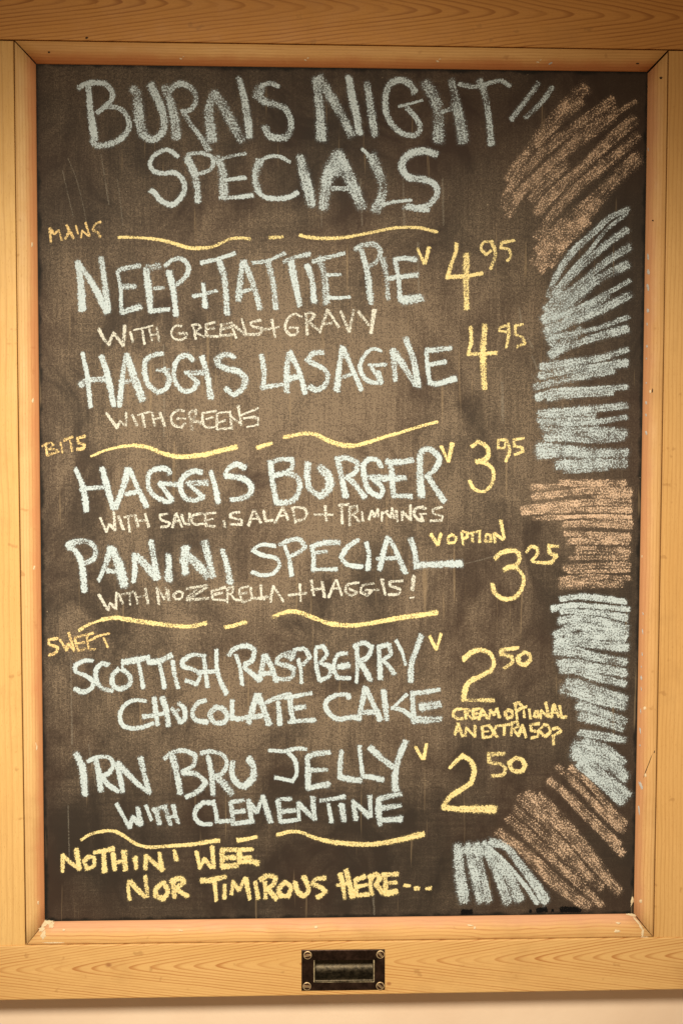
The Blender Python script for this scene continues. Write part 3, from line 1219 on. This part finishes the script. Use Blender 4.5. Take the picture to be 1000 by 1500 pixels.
7 .85 260 325 390 315
7.5 .92 385 160 390 300 420 400 460 480
7.5 .9 530 200 560 300 575 415
8 .8 475 200 520 150 610 130 665 160 650 230 590 270
8 .85 585 280 640 330 705 385
9 .88 735 200 720 290 700 375
9 .85 745 200 790 290 825 390
8 .75 710 335 800 330
8 .68 960 180 900 185 835 220 830 260 900 275 950 300 940 355 890 375 820 370
T 420 920 4.167
6.5 .85 70 190 85 250 90 335
7 .78 -10 165 30 190 50 130 110 130 140 180 100 220 70 220
7.5 .88 175 130 180 230 200 320
7 .85 180 120 220 110 245 160 200 212
7 .85 210 215 265 235 260 290 205 320
7.5 .88 365 155 310 165 285 240 310 305 385 305
9 .8 315 235 380 228
8 .85 425 110 430 220 425 330
8 .85 410 110 470 90 520 120 490 180 440 200
9 .85 440 200 480 260 510 320
8 .88 560 110 565 200 570 310
7 .8 560 115 620 100 632 160 580 195
8 .85 580 195 620 230 655 280
6 .8 665 75 700 140 725 225
9 .85 820 45 790 130 760 220 755 325
@chalk_mark|small yellow chalk V after RASPBERRY|Y
T 420 920 4.167
5.5 .9 870 50 910 130
5.5 .9 940 35 913 130
@chalk_word|white chalk words CHOCOLATE CAKE|W
T 60 920 5
7 .9 770 535 680 530 610 570 580 640 600 710 670 735 750 725 825 695
8 .88 830 510 840 600 855 710
7.5 .85 750 650 830 640 900 625
9 .85 890 510 920 610 935 715
T 240 920 5
7.5 .8 60 590 95 640 120 690 155 660 150 590 110 550
5 .7 75 610 110 600
7.5 .85 305 530 250 550 210 610 230 670 320 690
8.5 .82 380 580 340 630 370 690 440 690 470 640 430 590 380 580
8 .92 500 530 500 640
8 .85 490 655 560 665 640 640
9.5 .88 678 490 650 590 620 695
10 .85 690 490 730 590 770 705
8.5 .75 640 655 720 640
9 .75 750 545 830 510 930 490
8 .85 835 540 845 620 850 710
8.5 .85 925 500 930 600 950 685
T 420 920 4.167
6.5 .88 -10 425 70 412 150 398
8 .82 50 490 110 480
8.5 .78 15 575 90 565 170 562
7.5 .88 380 430 370 405 300 410 240 450 250 510 310 555 400 545 450 552
9 .82 480 360 460 450 440 560
9.5 .88 483 370 530 470 570 560
8 .82 460 515 560 512
9 .85 590 380 600 470 610 560
6.5 .85 730 405 690 445 650 485
8 .85 640 488 700 500 760 540
9 .82 765 390 770 480 775 575
7 .88 770 398 850 390 930 375
12.5 .74 815 485 930 465
12 .7 790 558 860 560 935 555
@chalk_price|yellow chalk price 2.50 beside the raspberry cake|Y
T 640 920 5
7.5 .88 190 230 250 180 320 160 390 190 415 260 390 315
8.5 .85 390 315 300 360 230 400 200 470 195 530
6.5 .6 200 527 300 527 415 530
6.5 .78 590 145 470 160 468 200
6.5 .68 470 195 540 205 550 250 490 295
7 .8 640 180 590 210 600 255 640 272 680 230 665 185 630 178
@chalk_word|small yellow chalk words CREAM OPTIONAL AN EXTRA 50p|Y
T 640 920 5
5 .8 190 593 130 600 115 640 150 665 185 660
4.5 .78 200 600 210 665
4.5 .7 200 595 240 600 215 625 255 665
5 .75 310 592 260 600 265 660 315 650
4 .7 265 630 300 625
4.8 .78 328 590 305 670
4.8 .78 330 595 370 665
4 .7 310 642 350 635
5 .8 380 665 388 600 415 640 435 590 455 655
5 .78 520 600 495 620 510 660 550 650 545 610 520 600
5 .8 570 560 585 670
5 .75 560 555 600 550 622 580 580 612
4.5 .78 600 590 655 575
4.5 .78 632 590 637 655
5 .8 672 595 682 665
4.5 .75 715 610 708 650 742 650 735 612 715 610
4.5 .75 757 660 757 605 810 650
5 .8 793 545 815 650
4.8 .8 848 560 835 655
4.8 .8 852 560 890 650
4 .7 840 622 885 620
5 .78 895 570 910 655 945 650
4.8 .8 150 700 128 780
4.8 .8 155 700 185 795
4 .7 135 757 180 750
4.8 .8 205 790 212 730 275 795 277 715
4.8 .78 385 712 328 722 335 802 395 795
4 .72 335 762 375 755
4.8 .78 385 720 440 800
4.8 .72 430 720 400 790
4.2 .78 440 717 530 705
4.8 .8 490 715 490 785
4.4 .72 548 690 540 785
4.2 .72 550 694 588 688 592 722 556 740
4.2 .72 556 740 594 790
4.8 .8 622 710 592 790
4.8 .8 625 710 650 800
4 .7 600 762 645 755
4.8 .7 745 700 680 710 690 750
4.8 .7 690 750 740 760 735 795 685 805
4.8 .75 785 710 740 750 790 797 830 760 810 715 780 708
4.8 .78 845 742 880 730 905 755 860 783
6 .85 848 785 852 850
@chalk_word|white chalk words IRN BRU JELLY|W
T 80 1080 5
11 .92 160 120 205 230 225 420
8 .88 300 160 325 260 340 395
7.5 .88 245 175 320 145 400 150 430 200 400 260 340 290
8.5 .88 350 300 400 350 470 400
8.5 .9 455 190 480 290 500 400
8.5 .85 465 190 540 270 620 350 700 405
9 .78 630 150 660 280 692 395
10 .82 865 140 895 260 920 410
T 260 1080 5
8 .78 -95 155 -30 110 50 98 130 130 120 200 35 255
8 .85 40 262 140 270 208 330 160 390 65 438
8.5 .85 225 140 250 270 260 420
8.5 .75 175 115 250 105 330 130 362 190 330 260 270 290
12 .6 290 290 340 340 400 410
8.5 .78 405 180 400 270 440 340 500 362
11 .85 500 355 555 290 552 210 520 155
6.5 .88 670 95 780 102 870 82 945 88
7 .92 810 110 860 170 872 260 845 322 770 305 715 295
T 440 1080 5
9.5 .85 50 150 55 250 55 380
8 .7 50 145 110 122 215 110
8 .75 70 242 190 238
9 .85 65 372 130 355 210 345
8 .85 300 100 290 200 288 290
10 .82 285 290 360 308 440 315
7.5 .88 430 65 442 180 455 280
8.5 .82 450 285 520 292 605 312
9.5 .8 510 75 590 150 680 220
10 .88 770 30 720 150 692 280 695 390
@chalk_mark|small yellow chalk V after JELLY|Y
T 600 1080 5
5.5 .9 40 70 92 160
5.5 .9 122 50 100 160
@chalk_price|yellow chalk price 2.50 beside the jelly|Y
T 600 1080 5
6.5 .88 290 225 340 175 390 130
8 .88 390 135 450 180 470 250 448 335
9 .82 448 335 370 385 290 440 245 500
10.5 .82 245 512 350 525 500 525 625 530
7.5 .6 570 125 690 120
6 .6 575 125 582 188
6 .62 580 190 660 195 700 230 680 275 600 282
7 .78 770 152 725 190 750 240 810 250 845 210 820 165 770 150
@chalk_word|white chalk words WITH CLEMENTINE|W
T 80 1080 5
6.5 .92 455 490 510 590 550 660 575 580
8 .85 570 585 630 640
8 .8 610 515 632 640
6 .85 670 500 710 605
7 .78 720 528 820 508
8 .82 745 540 770 635
8 .72 815 530 850 640
8 .85 870 500 885 570 905 625
6 .7 820 590 890 578
T 260 1080 5
6.5 .92 240 480 190 480 135 530 130 590 180 635 250 635
6.5 .85 260 465 280 540 290 620
6.5 .78 280 617 400 612
7 .75 390 475 400 550 412 630
6.5 .75 390 475 485 460
8.5 .75 400 550 490 540
7.5 .82 400 635 540 615
7.5 .82 520 460 545 625
7 .8 525 470 580 550 625 430
8.5 .8 625 430 650 520 682 620
7.5 .75 735 460 745 540 752 620
7 .7 735 455 830 450
9 .72 750 545 860 535
7 .82 750 620 820 612 895 600
T 440 1080 5
6.5 .8 -20 475 -10 590
7.5 .78 -15 480 40 540 105 600
8 .75 90 440 95 520 105 600
7 .75 145 465 240 450 325 435
8 .85 205 490 228 620
8.5 .82 300 490 318 612
7.5 .82 385 465 405 605
8 .82 385 470 440 520 505 580
7 .88 507 430 515 580
9.5 .85 575 450 570 540 582 640
8 .75 580 450 650 432 735 415
9 .7 585 520 730 500
10.5 .85 580 608 735 598
@chalk_line|wavy yellow chalk line under CLEMENTINE|Y
T 80 1080 5
4.5 .85 195 752 270 708 380 685 450 690
6.5 .88 450 690 520 730 600 782 700 805 820 798 1000 785 1100 770 1205 755
T 260 1080 5
7 .85 440 755 510 745 580 730
T 440 1080 5
6 .82 -170 715 -80 692 0 695 100 735 200 760
8 .85 200 760 300 775 450 785 600 775 750 745 900 708
@chalk_word|yellow chalk words NOTHIN' WEE|Y
T 80 1080 5
6 .88 62 860 60 985
7 .88 60 862 120 920 190 962
8 .88 160 820 182 965
7 .82 255 870 215 910 240 965 290 940 290 880 255 870
7 .88 290 845 435 815
8 .88 360 840 368 985
8 .88 430 850 442 970
9 .8 510 835 520 970
6 .75 440 918 520 905
8 .8 590 880 600 960
8 .78 670 870 665 965
7.5 .85 670 865 730 920 795 970
8 .85 770 850 785 965
7 .85 880 830 892 900
T 260 1080 5
7.5 .92 140 840 165 960
6.5 .88 165 955 200 890 250 955
7 .88 255 800 265 955
8 .72 328 830 328 950
7 .72 320 825 430 825
8 .8 330 885 420 880
9 .88 325 945 435 938
9 .85 455 825 452 920
7 .8 450 825 550 820
8 .8 450 885 535 880
9 .88 450 915 520 908 590 922
@chalk_word|yellow chalk words NOR TIMIROUS HERE|Y
T 80 1080 5
6.5 .8 545 1050 540 1110 552 1190
8 .78 555 1055 600 1110 665 1170
7 .75 665 1015 682 1165
8.5 .85 800 1062 745 1110 740 1165 800 1182 830 1130 800 1062
9 .82 865 1060 880 1170
8 .8 850 1060 920 1032 950 1062 885 1112
8.5 .85 890 1110 975 1165
T 260 1080 5
8.5 .85 170 1050 250 1045 350 1020
7 .9 270 1050 285 1195
6.5 .88 345 1080 345 1180
6.5 .88 395 1150 408 1055 450 1120 495 1030
7.5 .88 500 1035 530 1185
7.5 .88 568 1060 592 1180
7 .8 640 1060 645 1180
7.5 .8 605 1045 660 1015 720 1025 700 1080 655 1110
7.5 .85 660 1110 725 1185
8.5 .85 790 1060 742 1110 750 1160 810 1165 830 1100 790 1060
8.5 .85 860 1060 880 1130 930 1165 960 1110 922 1020
T 440 1080 5
7.5 .8 180 1030 110 1040 85 1075 150 1100 185 1130 150 1160 120 1170
7.5 .9 290 1000 310 1080 325 1180
9.5 .9 335 975 360 1080 385 1170
6 .82 265 1085 370 1068
7.5 .8 400 1050 412 1160
8 .85 400 1048 470 1018
6.5 .82 400 1098 485 1080
7.5 .85 415 1160 500 1148
8 .82 525 1010 510 1080 525 1150
7.5 .85 500 1030 555 1000 585 1030 545 1085
8 .85 550 1070 600 1140
9 .82 620 1020 622 1140
8 .82 600 1008 710 1002
7.5 .85 620 1072 700 1062
9 .85 610 1145 705 1130
6 .92 760 1085 800 1090
6.5 .92 835 1106 865 1106
6.5 .92 920 1107 952 1106
@chalk_hatching|pink chalk strokes in the top right corner|O
T 720 100 4.545
14 .5 620 130 500 240 380 370 270 510 170 640 110 740
8 .5 600 225 500 310 440 370 300 520
11 .5 805 210 620 340 430 490 250 660 100 830 80 930
12 .46 820 268 660 380 480 550 300 720 130 880
6 .5 955 220 880 265 800 330
12 .44 800 330 600 480 400 640 220 800 110 980
9 .52 935 325 760 480 590 655
11 .5 955 345 800 480 640 620 560 700 420 840 300 960
12 .5 550 690 400 830 300 965
12 .46 500 640 350 770 265 880
13 .5 965 450 780 620 560 800 420 950 300 1130
15 .44 970 580 850 700 700 840 520 1000 380 1130 310 1215
16 .46 960 600 800 760 640 960 460 1120 330 1240 300 1300
14 .5 700 880 560 1070 400 1200 330 1345
10 .52 640 1020 480 1180 390 1310
10 .44 450 440 280 600 180 720
10 .42 600 420 420 620 250 800
10 .42 740 620 560 800 420 960
@chalk_hatching|broad white chalk strokes fanning down the right side|W
T 760 300 4.6875
9 .58 745 30 620 90 500 200 360 330 260 480 200 625
6 .55 740 60 600 170 480 320 370 440 230 610
9 .58 740 170 600 270 450 400 300 560 180 715
11 .52 755 290 600 390 430 530 180 720
13 .55 740 410 560 500 400 620 170 795
6 .6 760 520 580 620 420 700 200 800
13 .58 755 620 560 720 380 790 180 880
8 .58 745 770 560 840 380 880 190 920
10 .6 740 850 560 900 400 950 210 1030
16 .42 500 520 350 700 220 950
12 .5 420 860 300 960 220 1040
16 .46 330 620 260 760 200 860
11 .5 600 620 450 720 250 860
10 .62 740 995 560 1050 350 1085 150 1115
11 .6 735 1085 560 1110 350 1135 140 1175
12 .52 640 1130 400 1180 110 1250
10 .66 735 1250 500 1268 250 1285 120 1325
9 .58 640 1285 350 1310 200 1330
T 740 580 4.6875
12 .66 825 65 600 90 400 110 235 125
7 .62 830 145 600 180 400 190 220 168
14 .52 600 150 400 150 250 190
13 .54 820 255 600 245 400 240 270 230
10 .56 800 285 600 305 400 290 270 290
13 .6 830 390 600 390 400 370 220 355
9 .58 640 410 400 400 220 408
13 .6 820 460 600 465 480 470 350 475
5 .5 700 505 540 515 400 518
@chalk_hatching|pink chalk strokes at the middle of the right side|O
T 740 580 4.6875
10 .62 820 600 600 600 375 595
9 .55 370 618 180 628
10 .62 860 660 600 650 370 672 190 695
7 .62 850 692 700 690 600 692
10 .62 855 735 600 730 380 748 110 782
9 .62 860 785 600 780 400 788 115 800
6 .88 860 832 600 825 400 832
7 .55 400 832 190 842
11 .6 860 880 700 872 400 882
6 .6 860 905 690 890
9 .62 850 962 600 950 410 945
9 .62 845 1000 600 992 430 1000
12 .48 850 1070 600 1060 490 1060
7 .52 840 1110 600 1112 440 1112
9 .54 850 1160 600 1165 400 1182
5 .58 850 1200 600 1204 430 1208
9 .52 850 1252 600 1245 380 1268
9 .54 800 1292 600 1295 370 1298
@chalk_hatching|white chalk strokes stacked on the lower right side|W
T 740 860 3.947
8.5 .78 690 85 550 65 430 55 320 70
8.5 .8 710 130 560 115 400 105 270 125
8.5 .72 700 180 540 150 430 142 320 140
10.5 .7 700 240 540 195 430 178 310 195
13 .66 700 270 500 235 400 225 290 280
9 .7 690 300 500 280 350 285
12 .68 700 350 520 330 400 318 290 322
12 .62 690 435 500 400 400 372 290 365
13 .64 690 495 500 465 400 440 310 442
10 .6 690 560 520 520 400 480 320 480
12.5 .62 690 655 520 590 440 565 360 548
13 .64 685 690 520 645 420 612 330 588
12.5 .62 685 775 550 725 420 682
12 .62 670 820 540 775 430 745
11.5 .62 685 885 560 862 430 842
12.5 .62 680 1015 560 930 450 892
15 .62 690 1085 560 985 400 915
14 .62 690 1105 560 1020 400 945
15 .66 700 1205 560 1085 400 960
13 .68 670 1245 540 1125 430 1020
@chalk_hatching|pink chalk strokes in the bottom right corner|O
T 740 860 3.947
9.5 .56 690 1370 600 1280 480 1130 375 1045
10.5 .5 660 1400 520 1260 400 1130 300 1040
9.5 .52 655 1490 500 1340 370 1210 250 1120
T 640 1180 3.333
8 .54 908 125 840 60 760 -20 660 -110
9 .54 905 235 800 130 700 30 600 -80
13 .52 885 420 780 310 650 160 540 40 440 -60
12 .46 800 400 640 260 500 120 380 20
12 .48 800 488 640 330 480 180 350 60
11 .52 740 492 600 380 450 240 295 130
9 .48 700 488 560 380 400 210
12 .5 860 390 740 230 620 80 500 -50
13 .46 560 110 460 10 400 -40
9 .46 780 380 660 240 560 130
@chalk_hatching|white chalk strokes at the bottom edge|W
T 640 1180 3.333
12 .7 100 195 110 330 132 468
12 .66 150 190 180 330 212 465
12 .66 190 190 220 330 252 463
14 .64 225 190 290 330 345 470
14 .66 250 220 340 330 400 458
10 .66 110 220 210 225 260 240
6.5 .82 225 180 330 275 420 380 488 478
12 .72 262 178 340 205 420 310 480 390 530 468
@chalk_smear||S
T 0 0 1
1.9 .62 100 232 112 262 122 300 130 345
1.9 .62 92 250 100 285 108 318
2.2 .62 148 225 154 262 160 300
1.9 .62 180 330 176 290 172 262
2.6 .62 240 505 241 560 240 640
2.6 .62 280 860 279 890
2.2 .62 675 827 700 821 734 812
3.2 .62 612 355 613 430
3.2 .62 648 262 649 330
3.2 .62 590 262 592 330
2.6 .62 470 262 471 334
2.6 .62 528 262 530 330
4.8 .62 735 560 736 620
3.2 .62 760 450 764 480
3.2 .62 772 495 780 510
3.2 .62 778 520 786 540
3.2 .62 778 548 788 562
2.6 .62 130 1090 140 1150
2.6 .62 104 960 106 1090
2.2 .62 100 1180 102 1260
2.2 .62 250 1100 250 1150
3.2 .62 545 1295 548 1340
@paint_mark|short black blot under the leftmost white strokes|black
T 640 1180 3.333
8 1 122 521 150 520 166 518
@paint_mark|longer black blots under the white and pink strokes|black
T 640 1180 3.333
5 1 452 516 457 516
9 1 490 512 530 508
5.5 1 560 512 565 512
9 1 604 508 640 507 696 508
'''


def catmull(pts, step):
    pts = [np.array(p, float) for p in pts]
    if len(pts) == 2:
        n = max(2, int(np.linalg.norm(pts[1] - pts[0]) / step) + 1)
        return [pts[0] + (pts[1] - pts[0]) * k / (n - 1) for k in range(n)]
    ex = [2 * pts[0] - pts[1]] + pts + [2 * pts[-1] - pts[-2]]
    out = []
    for i in range(1, len(ex) - 2):
        p0, p1, p2, p3 = ex[i - 1:i + 3]
        n = max(2, int(np.linalg.norm(p2 - p1) / step))
        for k in range(n):
            t = k / n
            out.append(.5 * ((2 * p1) + (-p0 + p2) * t + (2 * p0 - 5 * p1 + 4 * p2 - p3) * t * t + (-p0 + 3 * p1 - 3 * p2 + p3) * t ** 3))
    out.append(pts[-1])
    return out


def split_corners(pts):
    """break a stroke where it turns sharply, so that corners stay corners"""
    out, run = [], [pts[0]]
    for i in range(1, len(pts) - 1):
        run.append(pts[i])
        a = np.subtract(pts[i], pts[i - 1])
        b = np.subtract(pts[i + 1], pts[i])
        ang = math.degrees(math.acos(max(-1, min(1, float(a @ b) / (np.linalg.norm(a) * np.linalg.norm(b) + 1e-9)))))
        if ang > 68:
            out.append(run)
            run = [pts[i]]
    run.append(pts[-1])
    out.append(run)
    return out


def build_word(name, label, ink, strokes):
    V_, F_, U_, E_, D_, S_ = [], [], [], [], [], []
    parts = [(w, d, q) for (w, d, pts) in strokes for q in split_corners(pts)]
    for si, (w, d, pts) in enumerate(parts):
        d = d - (.12 if ink == 'O' else .05 if name == 'chalk_hatching' else 0)
        w = w * (1.34 if name == 'chalk_hatching' else 1.08)
        line = catmull(pts, 2.5)
        n = len(line)
        tan = []
        for i in range(n):
            a = line[max(0, i - 1)]
            b = line[min(n - 1, i + 1)]
            t = b - a
            tan.append(t / (np.linalg.norm(t) + 1e-9))
        hw = w / 2
        rows = [(line[0] - tan[0] * hw * 1.05, tan[0], 1.55), (line[0] - tan[0] * hw * .1, tan[0], .5)]
        rows += [(line[i], tan[i], 0.0) for i in range(n)]
        rows += [(line[-1] + tan[-1] * hw * .1, tan[-1], .5), (line[-1] + tan[-1] * hw * 1.05, tan[-1], 1.55)]
        z0_ = .00012 + (si % 60) * .000014
        b0 = len(V_)
        ph1, ph2, ph3 = random.uniform(0, 6), random.uniform(0, 6), random.uniform(0, 40)
        t0, t1 = random.uniform(.78, 1.05), random.uniform(.78, 1.08)
        skew = random.uniform(-.5, .5)
        slen = 0.0
        prev = rows[0][0]
        m = len(rows)
        for i, (c, t, e) in enumerate(rows):
            slen += float(np.linalg.norm(c - prev)) * .001
            prev = c
            f = i / (m - 1)
            # chalk held at a slant: the end face is not square to the stroke
            nrm = np.array([-t[1], t[0]])
            press = lerp(t0, t1, f) + .10 * math.sin(f * 5 + ph1)
            wj = press * (1 + .05 * math.sin(i * .8 + ph1) + .04 * math.sin(i * 2.1 + ph2))
            z = z0_ + .000010 * f
            dd = d + .07 * math.sin(i * .35 + ph2) + .05 * math.sin(f * 6 + ph1)
            for u in (-1.55, 0, 1.55):
                q = c + nrm * hw * wj * u + t * (skew * u * hw * .45)
                p = P(q[0], q[1], z)
                V_.append(W((p.x, p.y, z)))
                U_.append(u)
                E_.append(e)
                D_.append(dd)
                S_.append(slen + ph3)
        for i in range(m - 1):
            for j in range(2):
                k = b0 + i * 3 + j
                F_.append((k, k + 1, k + 4, k + 3))
    if ink == 'black':
        F2 = [f for f in F_]
        o = link(name, V_, F2, M['blackink'], board, attrs={'u': U_, 'e': E_, 'dens': D_, 'along': S_})
    else:
        o = link(name, V_, F_, M[ink], board, attrs={'u': U_, 'e': E_, 'dens': D_, 'along': S_})
    # normals must face the viewer
    me = o.data
    if len(me.polygons) and me.polygons[0].normal.y > 0:
        me.flip_normals()
    tag(o, label=label)
    return o


M['blackink'] = mat_chalk('black_blot', (.003, .003, .003), (.006, .005, .005))

cur, tile, strokes = None, None, []
for ln in STROKES.strip().splitlines() + ['@end||']:
    if ln.startswith('@'):
        if cur:
            if cur[0] == 'chalk_smear':
                for st_ in strokes:
                    build_word(*cur, [st_])
            else:
                build_word(*cur, strokes)
        cur = ln[1:].split('|')
        strokes = []
    elif ln.startswith('T '):
        tile = [float(v) for v in ln.split()[1:]]
    else:
        v = [float(k) for k in ln.split()]
        xy = v[2:]
        strokes.append((v[0], v[1], [(tile[0] + xy[i] / tile[2], tile[1] + xy[i + 1] / tile[2]) for i in range(0, len(xy), 2)]))
